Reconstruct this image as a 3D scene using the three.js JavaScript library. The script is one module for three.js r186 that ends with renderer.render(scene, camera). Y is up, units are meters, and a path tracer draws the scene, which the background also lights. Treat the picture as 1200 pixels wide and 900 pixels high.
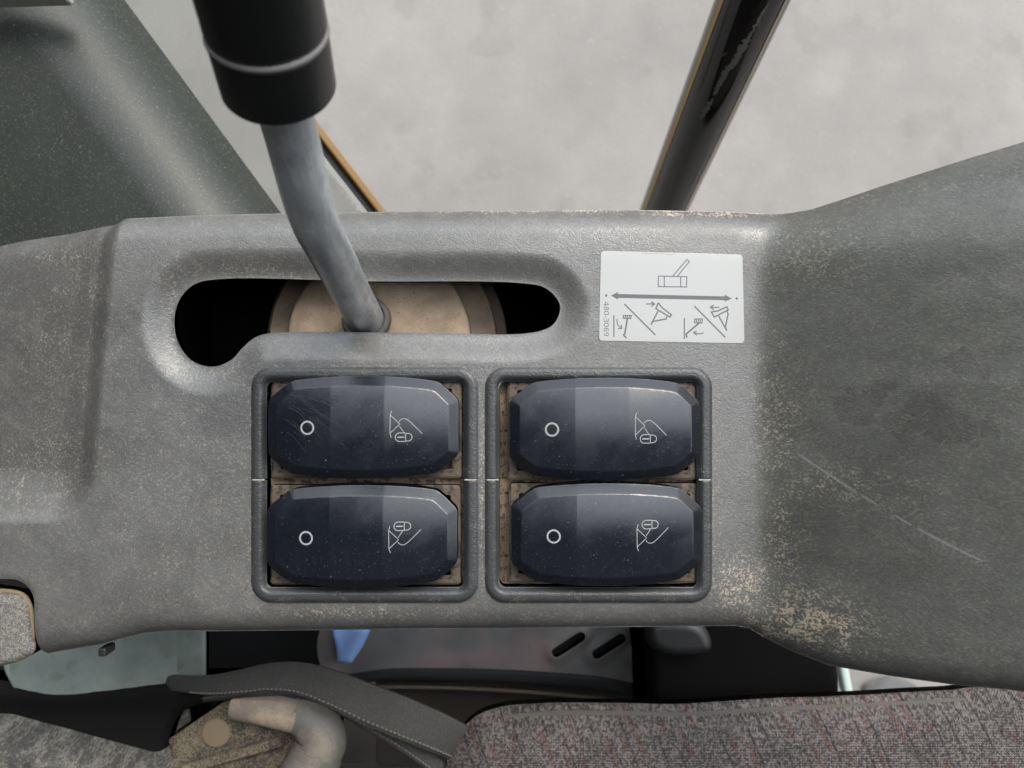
import * as THREE from 'three';
import { mergeGeometries } from 'three/addons/utils/BufferGeometryUtils.js';
import { RoundedBoxGeometry } from 'three/addons/geometries/RoundedBoxGeometry.js';

// ---------------------------------------------------------------- camera, sky, sun, exposure
const Y0 = 1.12;                       // height of the console top above the ground outside
const H = 0.22;                        // the lens stands this far above the console top
const scene = new THREE.Scene();
const camera = new THREE.PerspectiveCamera(50, 4 / 3, 0.01, 200);
camera.position.set(0, Y0 + H, 0);
camera.up.set(0, 0, -1);
camera.lookAt(0, 0, 0);
camera.focus = 0.222;
camera.userData.fStop = 19;
scene.add(camera);

const SUN = new THREE.Vector3(0.42, 0.88, -0.66).normalize();
{ // overcast sky: brighter overhead and a little towards the veiled sun
  const w = 256, h = 128, d = new Float32Array(w * h * 4);
  for (let j = 0; j < h; j++) for (let i = 0; i < w; i++) {
    const el = ((j + 0.5) / h - 0.5) * Math.PI, az = ((i + 0.5) / w - 0.5) * 2 * Math.PI;
    const v = new THREE.Vector3(Math.cos(el) * Math.cos(az), Math.sin(el), Math.cos(el) * Math.sin(az));
    const up = Math.max(v.y, 0), g = Math.max(v.dot(SUN), 0);
    const L = 0.50 + 0.36 * up + 1.25 * Math.pow(g, 3);
    d.set([L * 0.94, L * 0.995, L * 1.075, 1], (j * w + i) * 4);
  }
  const t = new THREE.DataTexture(d, w, h, THREE.RGBAFormat, THREE.FloatType);
  t.mapping = THREE.EquirectangularReflectionMapping; t.magFilter = THREE.LinearFilter; t.needsUpdate = true;
  scene.background = t; scene.environment = t; scene.environmentIntensity = 1;
}
const sun = new THREE.DirectionalLight(0xfff3e2, 1.3);
sun.position.copy(SUN).multiplyScalar(4).add(new THREE.Vector3(0, Y0, 0));
sun.target.position.set(0, Y0, 0);
sun.castShadow = true; sun.shadow.radius = 45;
Object.assign(sun.shadow.camera, { left: -2.5, right: 2.5, top: 2.5, bottom: -2.5, near: 0.1, far: 12 });
sun.shadow.mapSize.set(2048, 2048);
scene.add(sun, sun.target);

const renderer = new THREE.WebGLRenderer({ antialias: true });
renderer.toneMapping = THREE.LinearToneMapping;
renderer.toneMappingExposure = 2.15;
renderer.shadowMap.enabled = true;

// ---------------------------------------------------------------- helpers
const S = 2 * H * Math.tan(25 * Math.PI / 180) / 900;          // metres per unit of the drawing grid (1200 x 900) on the console top
const mm = 0.001;
const gx = (u, h = 0) => (u - 600) * S * (H - h) / H, gz = (v, h = 0) => (v - 450) * S * (H - h) / H;
const at = (u, v, h = 0) => new THREE.Vector3(gx(u, h), h, gz(v, h));
const ss = (a, b, x) => { const t = Math.min(1, Math.max(0, (x - a) / (b - a))); return t * t * (3 - 2 * t); };
const mix = (a, b, t) => a + (b - a) * t;
const smin = (a, b, k) => { const t = Math.max(0, Math.min(1, 0.5 + 0.5 * (b - a) / k)); return b + (a - b) * t - k * t * (1 - t); };
const smax = (a, b, k) => -smin(-a, -b, k);
function rng(seed) { let s = seed >>> 0; return () => { s = (s + 0x6D2B79F5) | 0; let t = Math.imul(s ^ (s >>> 15), 1 | s); t = (t + Math.imul(t ^ (t >>> 7), 61 | t)) ^ t; return ((t ^ (t >>> 14)) >>> 0) / 4294967296; }; }
const hash = (x, y, s) => { let h = Math.imul(x, 374761393) ^ Math.imul(y, 668265263) ^ Math.imul(s, 2246822519); h = Math.imul(h ^ (h >>> 13), 1274126177); h ^= h >>> 16; return (h >>> 0) / 4294967296; };
function vn(x, y, s = 1, per = 0) {    // value noise 0..1, optionally periodic
  const xi = Math.floor(x), yi = Math.floor(y), fx = x - xi, fy = y - yi, u = fx * fx * (3 - 2 * fx), v = fy * fy * (3 - 2 * fy);
  const w = per ? (n) => ((n % per) + per) % per : (n) => n;
  const a = hash(w(xi), w(yi), s), b = hash(w(xi + 1), w(yi), s), c = hash(w(xi), w(yi + 1), s), d = hash(w(xi + 1), w(yi + 1), s);
  return a + (b - a) * u + (c - a) * v + (a - b - c + d) * u * v;
}
function fbm(x, y, s = 1, oct = 4, per = 0) { let a = 0.5, t = 0, n = 0; for (let i = 0; i < oct; i++) { t += a * vn(x, y, s + i * 17, per); n += a; a *= 0.5; x *= 2; y *= 2; per *= 2; } return t / n; }
const toS = (c) => { c = Math.max(0, Math.min(1, c)); return Math.round(255 * (c <= 0.0031308 ? 12.92 * c : 1.055 * Math.pow(c, 1 / 2.4) - 0.055)); };
function colourTex(w, h, fn) {          // fn(i, j) returns linear rgb
  const d = new Uint8Array(w * h * 4);
  for (let j = 0; j < h; j++) for (let i = 0; i < w; i++) { const c = fn(i, j), o = (j * w + i) * 4; d[o] = toS(c[0]); d[o + 1] = toS(c[1]); d[o + 2] = toS(c[2]); d[o + 3] = 255; }
  const t = new THREE.DataTexture(d, w, h); t.colorSpace = THREE.SRGBColorSpace; t.wrapS = t.wrapT = THREE.RepeatWrapping; t.magFilter = THREE.LinearFilter; t.needsUpdate = true; return t;
}
function greyTex(w, h, fn) {
  const d = new Uint8Array(w * h * 4);
  for (let j = 0; j < h; j++) for (let i = 0; i < w; i++) { const c = Math.max(0, Math.min(255, Math.round(255 * fn(i, j)))), o = (j * w + i) * 4; d[o] = d[o + 1] = d[o + 2] = c; d[o + 3] = 255; }
  const t = new THREE.DataTexture(d, w, h); t.wrapS = t.wrapT = THREE.RepeatWrapping; t.magFilter = THREE.LinearFilter; t.needsUpdate = true; return t;
}
const rep = (t, sx, sz = sx) => { const c = t.clone(); c.repeat.set(1 / sx, 1 / sz); c.needsUpdate = true; return c; };   // tile size in metres
function mat(rgb, roughness = 0.6, o = {}) {
  const m = new (o.clearcoat || o.transmission || o.ior || o.sheen || o.specularIntensity ? THREE.MeshPhysicalMaterial : THREE.MeshStandardMaterial)({ roughness, ...o });
  m.color.setRGB(...rgb); return m;
}
// polygon helpers (grid units or metres alike)
function curve(pts, closed = true, n = 6) {
  const c = new THREE.CatmullRomCurve3(pts.map(([x, y]) => new THREE.Vector3(x, y, 0)), closed, 'centripetal');
  return c.getPoints(pts.length * n).slice(0, closed ? -1 : undefined).map((p) => [p.x, p.y]);
}
function chaikin(p, n = 2) { for (; n--;) { const q = []; p.forEach((a, i) => { const b = p[(i + 1) % p.length]; q.push([a[0] * 0.75 + b[0] * 0.25, a[1] * 0.75 + b[1] * 0.25], [a[0] * 0.25 + b[0] * 0.75, a[1] * 0.25 + b[1] * 0.75]); }); p = q; } return p; }
function polySdf(p) {                   // positive inside
  const n = p.length, X = p.map((a) => a[0]), Y = p.map((a) => a[1]);
  return (x, y) => {
    let best = 1e9, inside = false;
    for (let i = 0, j = n - 1; i < n; j = i++) {
      const ex = X[j] - X[i], ey = Y[j] - Y[i], wx = x - X[i], wy = y - Y[i];
      const t = Math.max(0, Math.min(1, (wx * ex + wy * ey) / (ex * ex + ey * ey + 1e-18))), dx = wx - ex * t, dy = wy - ey * t, d = dx * dx + dy * dy;
      if (d < best) best = d;
      if ((Y[i] > y) !== (Y[j] > y) && x < ex * (y - Y[i]) / ey + X[i]) inside = !inside;
    }
    return inside ? Math.sqrt(best) : -Math.sqrt(best);
  };
}
const rboxSdf = (x0, x1, z0, z1, r) => (x, z) => { const qx = Math.abs(x - (x0 + x1) / 2) - (x1 - x0) / 2 + r, qz = Math.abs(z - (z0 + z1) / 2) - (z1 - z0) / 2 + r; return -(Math.hypot(Math.max(qx, 0), Math.max(qz, 0)) + Math.min(Math.max(qx, qz), 0) - r); };
const gridPoly = (pts, h = 0) => pts.map(([u, v]) => [gx(u, h), gz(v, h)]);
// a moulded sheet: surface y = h(x, z) wherever sdf >= 0, with walls going down from its outline
function field({ b, step, sdf, h, skirt = () => 2 * mm, floor = false }) {
  const nx = Math.ceil((b[1] - b[0]) / step), nz = Math.ceil((b[3] - b[2]) / step), W = nx + 1;
  const D = new Float32Array(W * (nz + 1)), P = [], N = [], U = [], I = [], seen = new Map();
  for (let j = 0; j <= nz; j++) for (let i = 0; i <= nx; i++) D[j * W + i] = sdf(b[0] + i * step, b[2] + j * step);
  const e = step * 0.4;
  const vert = (x, z) => {
    const hx = (h(x + e, z) - h(x - e, z)) / (2 * e), hz = (h(x, z + e) - h(x, z - e)) / (2 * e), l = Math.hypot(hx, hz, 1);
    P.push(x, h(x, z), z); N.push(-hx / l, 1 / l, -hz / l); U.push(x, z); return P.length / 3 - 1;
  };
  const pt = (k) => [b[0] + (k % W) * step, b[2] + Math.floor(k / W) * step];
  const get = (k) => { let v = seen.get(k); if (v === undefined) { v = vert(...pt(k)); seen.set(k, v); } return v; };
  const cut = (k, l) => {
    if (k > l) [k, l] = [l, k];
    const key = k * 4e7 + l; let v = seen.get(key);
    if (v === undefined) {
      const [x0, z0] = pt(k), [x1, z1] = pt(l); let t = D[k] / (D[k] - D[l]);
      t = Math.max(0.0, Math.min(1.0, t)); v = vert(mix(x0, x1, t), mix(z0, z1, t)); seen.set(key, v);
    }
    return v;
  };
  const edges = [];
  const tri = (a, bb, c) => {
    const k = [a, bb, c], inn = k.map((q) => D[q] >= 0), n = inn.filter(Boolean).length;
    if (!n) return;
    if (n === 3) { I.push(get(a), get(bb), get(c)); return; }
    const out = []; const border = [];
    for (let i = 0; i < 3; i++) {
      const p = k[i], q = k[(i + 1) % 3];
      if (inn[i]) out.push(get(p));
      if (inn[i] !== inn[(i + 1) % 3]) { const v = cut(p, q); out.push(v); border.push([v, inn[i]]); }
    }
    for (let i = 1; i + 1 < out.length; i++) I.push(out[0], out[i], out[i + 1]);
    if (border[0][1]) edges.push([border[0][0], border[1][0]]); else edges.push([border[1][0], border[0][0]]);
  };
  for (let j = 0; j < nz; j++) for (let i = 0; i < nx; i++) {
    const a = j * W + i, bb = a + 1, c = a + W, d = c + 1;
    if ((i + j) & 1) { tri(a, c, bb); tri(bb, c, d); } else { tri(a, c, d); tri(a, d, bb); }
  }
  for (const [v0, v1] of edges) {       // walls
    const x0 = P[v0 * 3], y0 = P[v0 * 3 + 1], z0 = P[v0 * 3 + 2], x1 = P[v1 * 3], y1 = P[v1 * 3 + 1], z1 = P[v1 * 3 + 2], l = Math.hypot(x1 - x0, z1 - z0);
    if (l < 1e-9) continue;
    const nx_ = -(z1 - z0) / l, nz_ = (x1 - x0) / l, o = P.length / 3;
    const g = (x, z) => { const gx_ = sdf(x + e, z) - sdf(x - e, z), gz_ = sdf(x, z + e) - sdf(x, z - e), m = Math.hypot(gx_, gz_) || 1; return [-gx_ / m, -gz_ / m]; };
    const n0 = g(x0, z0), n1 = g(x1, z1), s0 = skirt(x0, z0), s1 = skirt(x1, z1);
    P.push(x0, y0, z0, x1, y1, z1, x0, y0 - s0, z0, x1, y1 - s1, z1);
    N.push(n0[0], 0, n0[1], n1[0], 0, n1[1], n0[0], 0, n0[1], n1[0], 0, n1[1]);
    U.push(x0, z0, x1, z1, x0 + s0 * n0[0], z0 + s0 * n0[1], x1 + s1 * n1[0], z1 + s1 * n1[1]);
    if (nx_ * n0[0] + nz_ * n0[1] < 0) I.push(o, o + 2, o + 1, o + 1, o + 2, o + 3); else I.push(o, o + 1, o + 2, o + 1, o + 3, o + 2);
  }
  const geo = new THREE.BufferGeometry();
  geo.setAttribute('position', new THREE.Float32BufferAttribute(P, 3)); geo.setAttribute('normal', new THREE.Float32BufferAttribute(N, 3)); geo.setAttribute('uv', new THREE.Float32BufferAttribute(U, 2));
  geo.setIndex(I); return geo;
}
function boundsOf(p, pad = 0) { const x = p.map((a) => a[0]), z = p.map((a) => a[1]); return [Math.min(...x) - pad, Math.max(...x) + pad, Math.min(...z) - pad, Math.max(...z) + pad]; }
function plate(pts, y, { thick = 3 * mm, round = 1 * mm, step = 1 * mm, extra = null } = {}) {   // flat piece with a rounded rim
  const s = polySdf(pts), b = boundsOf(pts, step * 2);
  return field({ b, step, sdf: s, h: (x, z) => { const d = Math.max(0.02 * round, s(x, z)); return y - (d < round ? round - Math.sqrt(Math.max(0, round * round - (round - d) ** 2)) : 0) + (extra ? extra(x, z, d) : 0); }, skirt: () => thick });
}
function tube(points, radius, seg = 64, rad = 24, caps = true) {   // radius may be a function of 0..1
  const c = new THREE.CatmullRomCurve3(points, false, 'centripetal'), f = c.computeFrenetFrames(seg, false), P = [], N = [], U = [], I = [], L = c.getLength();
  const R = typeof radius === 'function' ? radius : () => radius;
  for (let i = 0; i <= seg; i++) {
    const p = c.getPointAt(i / seg), r = R(i / seg);
    for (let j = 0; j <= rad; j++) {
      const a = j / rad * Math.PI * 2, n = f.normals[i].clone().multiplyScalar(Math.cos(a)).addScaledVector(f.binormals[i], Math.sin(a));
      P.push(p.x + n.x * r, p.y + n.y * r, p.z + n.z * r); N.push(n.x, n.y, n.z); U.push(i / seg * L, j / rad * Math.PI * 2 * R(0.5));
    }
  }
  for (let i = 0; i < seg; i++) for (let j = 0; j < rad; j++) { const a = i * (rad + 1) + j, b = a + rad + 1; I.push(a, a + 1, b, b, a + 1, b + 1); }
  if (caps) for (const i of [0, seg]) {
    const p = c.getPointAt(i / seg), t = f.tangents[i].clone().multiplyScalar(i ? 1 : -1), r = R(i / seg), o = P.length / 3;
    P.push(p.x, p.y, p.z); N.push(t.x, t.y, t.z); U.push(0, 0);
    for (let j = 0; j <= rad; j++) { const a = j / rad * Math.PI * 2, n = f.normals[i].clone().multiplyScalar(Math.cos(a)).addScaledVector(f.binormals[i], Math.sin(a)); P.push(p.x + n.x * r, p.y + n.y * r, p.z + n.z * r); N.push(t.x, t.y, t.z); U.push(r * Math.cos(a), r * Math.sin(a)); }
    for (let j = 0; j < rad; j++) i ? I.push(o, o + 1 + j, o + 2 + j) : I.push(o, o + 2 + j, o + 1 + j);
  }
  const g = new THREE.BufferGeometry();
  g.setAttribute('position', new THREE.Float32BufferAttribute(P, 3)); g.setAttribute('normal', new THREE.Float32BufferAttribute(N, 3)); g.setAttribute('uv', new THREE.Float32BufferAttribute(U, 2)); g.setIndex(I);
  return g;
}
function lathe(profile, from, dir, seg = 64) {   // profile [r, along]
  const g = new THREE.LatheGeometry(profile.map(([r, y]) => new THREE.Vector2(r, y)), seg), uv = g.attributes.uv, rm = Math.max(...profile.map((p) => p[0]));
  const L = profile[profile.length - 1][1] - profile[0][1];
  for (let i = 0; i < uv.count; i++) uv.setXY(i, uv.getX(i) * 2 * Math.PI * rm, uv.getY(i) * Math.abs(L));
  g.applyQuaternion(new THREE.Quaternion().setFromUnitVectors(new THREE.Vector3(0, 1, 0), dir.clone().normalize()));
  return g.translate(from.x, from.y, from.z);
}
// a bar with a flat or oblong section from p to q; w across (along side), t thick
function bar(p, q, side, w, t, r = 0.4 * mm) {
  const d = q.clone().sub(p), L = d.length(), y = d.normalize(), z = new THREE.Vector3().crossVectors(side, y).normalize(), x = new THREE.Vector3().crossVectors(y, z);
  const g = new RoundedBoxGeometry(w, L, t, 3, Math.min(r, w * 0.49, t * 0.49)); g.deleteAttribute('uv');
  const pos = g.attributes.position, uv = []; for (let i = 0; i < pos.count; i++) uv.push(pos.getX(i) + pos.getZ(i), pos.getY(i)); g.setAttribute('uv', new THREE.Float32BufferAttribute(uv, 2));
  g.applyMatrix4(new THREE.Matrix4().makeBasis(x, y, z)); const m = p.clone().add(q).multiplyScalar(0.5); return g.translate(m.x, m.y, m.z);
}
// things and parts. Geometries are written with y = 0 on the console top; a thing stands at its own base
const used = new Map();
function numbered(n) { const k = used.get(n) || 0; used.set(n, k + 1); return k ? `${n}_${String(k).padStart(3, '0')}` : n; }
function thing(name, label, category, base, group) {
  const o = new THREE.Group(); o.name = numbered(name); o.position.set(base.x, Y0 + base.y, base.z); scene.add(o);
  o.userData = { label, category }; if (group) o.userData.group = group; o.userData.base = undefined; delete o.userData.base;
  bases.set(o, base); return o;
}
const bases = new Map();
function part(name, geo, m, parent, label, sharp) {
  const root = bases.get(parent) || new THREE.Vector3();
  const o = new THREE.Mesh(geo.translate(-root.x, -root.y, -root.z), m); o.name = name; o.castShadow = o.receiveShadow = true; parent.add(o);
  if (label) o.userData.label = label;
  bases.set(o, root); return o;
}
function structure(name, geo, m) { const o = new THREE.Mesh(geo, m); o.name = name; o.position.y = Y0; o.userData.kind = 'structure'; o.castShadow = o.receiveShadow = true; scene.add(o); return o; }

// ---------------------------------------------------------------- textures
const TAN = [0.40, 0.31, 0.21];
const grainTex = greyTex(512, 512, (i, j) => {        // leather-like moulded grain, one tile
  const x = i / 512, y = j / 512, wx = fbm(x * 12, y * 12, 5, 3, 12) - 0.5, wy = fbm(x * 12, y * 12, 9, 3, 12) - 0.5;
  const a = 1 - Math.abs(2 * vn(x * 24 + wx * 3, y * 44 + wy * 4, 21, 0) - 1), c = vn(x * 90, y * 90, 33, 90);
  return 0.62 * a + 0.3 * fbm(x * 40, y * 60, 41, 2, 0) + 0.12 * c;
});
const speckTex = greyTex(512, 512, (i, j) => 0.55 * vn(i / 4, j / 4, 7, 128) + 0.45 * vn(i / 2, j / 2, 8, 256));
const fineBump = rep(speckTex, 12 * mm);

// ---------------------------------------------------------------- console shape
const CREASE = (v) => 893 + 34 * Math.pow(ss(330, 238, v), 1.5) + 6 * ss(560, 700, v);
const flank = (x, z) => { const u = 600 + x / S, v = 450 + z / S, d = (u - CREASE(v)) * S, w = 1.5 * mm; const sp = d > 20 * w ? d : w * Math.log(1 + Math.exp(d / w)); return 0.98 * sp - 1.6 * sp * sp; };
function plan(u, v) { let x = gx(u), z = gz(v); for (let k = 0; k < 30; k++) { const h = flank(x, z), x2 = gx(u, h), z2 = gz(v, h); x = mix(x, x2, 0.6); z = mix(z, z2, 0.6); } return [x, z]; }
const outline = [[-70, 288], [0, 274], [60, 266], [100, 258], [116, 254], [132, 251], [220, 247], [330, 244.5], [500, 242], [750, 240.5], [870, 243], [925, 246]].map(([u, v]) => { const h = u < 112 ? -3 * mm - 0.28 * (112 - u) * S : 0; return [gx(u, h), gz(v, h)]; })
  .concat([[960, 240], [1000, 227], [1050, 210], [1100, 194], [1150, 178], [1200, 163], [1280, 138], [1280, 832], [1200, 820], [1137, 814], [1060, 803], [981, 789], [935, 771], [905, 756], [885, 744]].map(([u, v]) => plan(u, v)))
  .concat([[868, 741], [830, 741.5], [600, 744], [400, 746], [180, 748], [160, 750], [135, 756], [110, 763], [60, 771], [0, 783], [-70, 795]].map(([u, v]) => [gx(u), gz(v)]));
const dOut = polySdf(outline);
const slotPts = curve([[250, 325.5], [430, 328], [610, 330], [640, 336], [657, 356], [651, 377], [630, 388], [480, 389], [315, 389.5], [296, 394], [280, 407], [267, 421], [245, 429.5], [221, 423], [204, 402], [199, 375], [205, 350], [222, 332]]);
const dSlot = (() => { const f = polySdf(gridPoly(slotPts)); return (x, z) => (x < gx(150) || x > gx(710) || z < gz(270) || z > gz(480) ? -12 * mm : f(x, z)); })();
const bayA = rboxSdf(gx(303), gx(551), gz(441), gz(694), 4 * mm), bayB = rboxSdf(gx(584), gx(821), gz(441), gz(694), 4 * mm);
const notch = rboxSdf(gx(-400), gx(39), gz(679), gz(1000), 6.5 * mm);
const recess = rboxSdf(gx(-900), gx(112), gz(-300), gz(600), 9 * mm);
function panelSdf(x, z) { return Math.min(dOut(x, z), -dSlot(x, z), -bayA(x, z), -bayB(x, z), -notch(x, z)); }
function panelH(x, z) {
  let y = flank(x, z);
  const v = 450 + z / S, dr = recess(x + (v - 400) * 0.085 * S, z);
  y -= 5.2 * mm * ss(-3.4 * mm, 4.6 * mm, dr) + 0.30 * Math.max(0, gx(112) - x - (v - 400) * 0.085 * S) * ss(-1 * mm, 11 * mm, dr);
  const ds = -dSlot(x, z);                                       // dished rim round the slot
  if (ds < 10 * mm) { const t = ss(8.2 * mm, 0, ds); y -= 3.0 * mm * t; }
  const dn = -notch(x, z); if (dn < 2 * mm) y -= 0.5 * mm * Math.pow(1 - Math.max(0, dn) / (2 * mm), 2);
  const d = dOut(x, z), R = 7.5 * mm;
  if (d < 15 * mm) y -= (15 * mm - Math.max(d, 0)) ** 2 / (2 * 62 * mm);
  if (d < R) { const q = Math.max(d, 0.05 * R); y -= 0.8 * (R - Math.sqrt(R * R - (R - q) ** 2)); }
  const du = (x - gx(910)) / S; if (du > 0 && d < 14 * mm) y -= 0.0;
  return y;
}
// colour of the moulded plastic: grey, dusted in patches, stained and scratched
const PX0 = -80, PX1 = 1130, PZ0 = 205, PZ1 = 815;
const patches = [[935, 717, 42, 30, 1.0], [870, 690, 30, 36, 0.75], [905, 740, 45, 18, 0.7], [905, 500, 22, 90, 0.36], [912, 630, 16, 60, 0.4], [960, 560, 60, 18, 0.3], [930, 300, 45, 40, 0.22], [410, 720, 80, 7, 0.5], [700, 728, 130, 9, 0.22], [428, 433, 150, 6, 0.45], [300, 560, 9, 130, 0.5], [567, 570, 7, 140, 0.45], [838, 600, 9, 110, 0.3], [60, 290, 80, 18, 0.3], [90, 330, 40, 70, 0.22], [40, 540, 90, 60, 0.27], [430, 735, 420, 10, 0.12], [60, 420, 90, 120, 0.2], [300, 315, 120, 10, 0.2], [700, 242, 260, 5, 0.6], [200, 370, 14, 60, 0.28], [240, 436, 50, 10, 0.34], [840, 247, 80, 4, 0.9], [240, 560, 160, 150, 0.14]];
const stains = [[1045, 428, 14], [1056, 435, 11], [968, 475, 20], [985, 462, 15], [1000, 490, 12], [1042, 492, 18], [1060, 500, 14], [1020, 470, 10]];
const strokes = new Float32Array(2048 * 1032);
{ const r = rng(77), put = (u, v, a) => { const i = Math.round((u - PX0) / (PX1 - PX0) * 2048), j = Math.round((v - PZ0) / (PZ1 - PZ0) * 1032); if (i >= 0 && j >= 0 && i < 2048 && j < 1032) strokes[j * 2048 + i] = Math.max(strokes[j * 2048 + i], a); };
  const zones = [[925, 300, 30, 40, 46, 1.1], [930, 470, 26, 70, 40, 0.9], [990, 560, 90, 120, 46, 0.7], [60, 420, 60, 140, 60, 0.4], [230, 330, 40, 30, 22, 2.2], [600, 280, 260, 30, 20, 0.3], [900, 640, 40, 60, 40, 1.0], [1000, 440, 110, 140, 30, 0.6]];
  for (const [cu, cv, su, sv, n, ang] of zones) for (let k = 0; k < n; k++) { let u = cu + (r() + r() - 1) * su, v = cv + (r() + r() - 1) * sv, a = ang + (r() - 0.5) * 1.1; const L = 3 + 14 * r() * r(), al = 0.25 + 0.5 * r(), bend = (r() - 0.5) * 0.06; for (let t = 0; t < L; t += 0.3) { put(u, v, al * (0.5 + 0.5 * r())); u += 0.3 * Math.cos(a); v -= 0.3 * Math.sin(a); a += bend; } } }
const panelMap = colourTex(2048, 1032, (i, j) => {
  const u = mix(PX0, PX1, (i + 0.5) / 2048), v = mix(PZ0, PZ1, (j + 0.5) / 1032);
  const n1 = fbm(u / 90, v / 90, 3, 4), n2 = fbm(u / 14, v / 14, 11, 3), n3 = fbm(u / 5, v / 5, 19, 2), h0 = vn(u / 1.5, v / 1.5, 71) * 0.6 + vn(u / 0.8, v / 0.8, 72) * 0.4, hf = ss(0.16, 0.84, h0);
  const g = 0.088 * (0.80 + 0.40 * n1) * (0.88 + 0.24 * n2) * (0.86 + 0.28 * hf);
  let c = [g * 1.02, g * 1.01, g * 0.97];
  let D = -0.012 + 0.09 * (n1 - 0.45) + 0.04 * (n2 - 0.5);
  for (const p of patches) { const a = (u - p[0]) / p[2], b = (v - p[1]) / p[3], q = a * a + b * b; if (q < 5) D = Math.max(D, p[4] * Math.exp(-q * 0.9) * (0.05 + 0.8 * n2 + 0.9 * (n3 - 0.3)) * 0.85); }
  if (u > 890) { c = [g * 0.98, g * 1.0, g * 0.90]; let st = 1; for (const s of stains) { const d = Math.hypot(u - s[0], v - s[1]) + 26 * (n2 - 0.5) + 8 * (n1 - 0.5); if (d < s[2]) st = 0.82; } c = c.map((q) => q * st); }
  { const t = (u - 925) / 130; if (t > 0 && t < 1.1) { const vv = 530 + t * 82 + 10 * Math.sin(t * 2.2), d = Math.abs(v - vv) + 1.6 * (hf - 0.5); if (d < 0.8 && fbm(u / 9, 1, 5, 2) > 0.38) c = [0.19, 0.19, 0.18]; else if (d < 11 && hf > 0.66) c = c.map((q) => q + 0.035 * (1 - d / 11)); } }
  { const s1 = fbm((u + v * 0.8) / 55, (v - u * 0.8) / 9, 401, 4), s2 = fbm(u / 70, v / 70, 403, 3), sm = ss(0.52, 0.72, s1) * ss(0.42, 0.6, s2) * (0.4 + 0.6 * hf); c = c.map((q, a) => q + sm * [0.017, 0.016, 0.013][a]); }
  const k = Math.max(ss(1 - D - 0.10, 1 - D + 0.10, hf) * (0.24 + 0.7 * Math.min(1, Math.max(0, D) * 2)), strokes[j * 2048 + i] * 0.55);
  const dust = [0.27 + 0.14 * n2, 0.225 + 0.12 * n2, 0.16 + 0.09 * n2];
  return c.map((q, a) => mix(q, dust[a], Math.min(0.92, k)));
});
panelMap.repeat.set(1 / ((PX1 - PX0) * S), 1 / ((PZ1 - PZ0) * S));
panelMap.offset.set(-gx(PX0) / ((PX1 - PX0) * S), -gz(PZ0) / ((PZ1 - PZ0) * S));
const smear = greyTex(512, 512, (i, j) => 0.62 + 0.38 * ss(0.3, 0.72, fbm(i / 64 + 0.4 * fbm(i / 32, j / 32, 9, 2, 16), j / 32, 301, 5, 0)));
const panelMat = mat([1, 1, 1], 0.52, { roughnessMap: rep(smear, 140 * mm), map: panelMap, ior: 1.62, bumpMap: rep(grainTex, 14 * mm), bumpScale: 0.058 * mm });

// ---------------------------------------------------------------- ground and the machine round the console
const groundMap = colourTex(1024, 1024, (i, j) => {
  const x = i / 1024, y = j / 1024, a = fbm(x * 8, y * 8, 4, 5, 8), b = fbm(x * 40, y * 40, 14, 4, 40), w = ss(0.60, 0.75, fbm(x * 10, y * 10, 24, 4, 10)), k = ss(0.70, 0.78, fbm(x * 26, y * 26, 31, 3, 26));
  const g = 0.185 * (0.86 + 0.28 * a) * (0.9 + 0.2 * b); const f = vn(i / 2.2, j / 2.2, 36) > 0.955 ? 0.06 : 0; return [g * 1.05 + 0.025 * w - 0.015 * k + f, g * 0.985 + 0.023 * w - 0.015 * k + f, g * 0.915 + 0.021 * w - 0.015 * k + f];
});
{ const g = new THREE.PlaneGeometry(120, 120).rotateX(-Math.PI / 2), uv = g.attributes.uv; for (let i = 0; i < uv.count; i++) uv.setXY(i, uv.getX(i) * 120, uv.getY(i) * 120); g.translate(0, -Y0, 0); structure('ground', g, mat([1, 1, 1], 0.9, { map: rep(groundMap, 1.7), bumpMap: rep(speckTex, 0.25), bumpScale: 1 * mm })); }

const cabDark = mat([0.02, 0.02, 0.021], 0.9);
const cab = thing('machine_cab', 'dark cab shell of roof, side and rear panel, unseen, placed to shade the console', 'cab', new THREE.Vector3(0, -Y0, 0.9));
{ const box = (x0, x1, y0, y1, z0, z1) => new RoundedBoxGeometry(x1 - x0, y1 - y0, z1 - z0, 2, 0.01).translate((x0 + x1) / 2, (y0 + y1) / 2, (z0 + z1) / 2);
  part('roof', box(-0.52, 0.75, 0.86, 0.90, 0.06, 1.3), cabDark, cab);  // out of view; its front edge is set for the shade below
  part('shade_roof_edge', box(-0.52, -0.10, 0.86, 0.90, -0.24, 0.058), cabDark, cab);  // added out of view to darken the left facets of the switches
  part('shade_backrest', box(-0.32, 0.5, -0.2, 0.66, 0.19, 0.32), cabDark, cab);  // unseen block added to shade the console from the rear
  part('shade_side_panel', box(-0.56, -0.522, -0.6, 0.90, -0.5, 1.3), cabDark, cab);  // out of view; set close to cut sky light from the left
  part('rear_panel', box(-0.52, 0.75, -0.6, 0.858, 1.26, 1.3), cabDark, cab);
}

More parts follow.
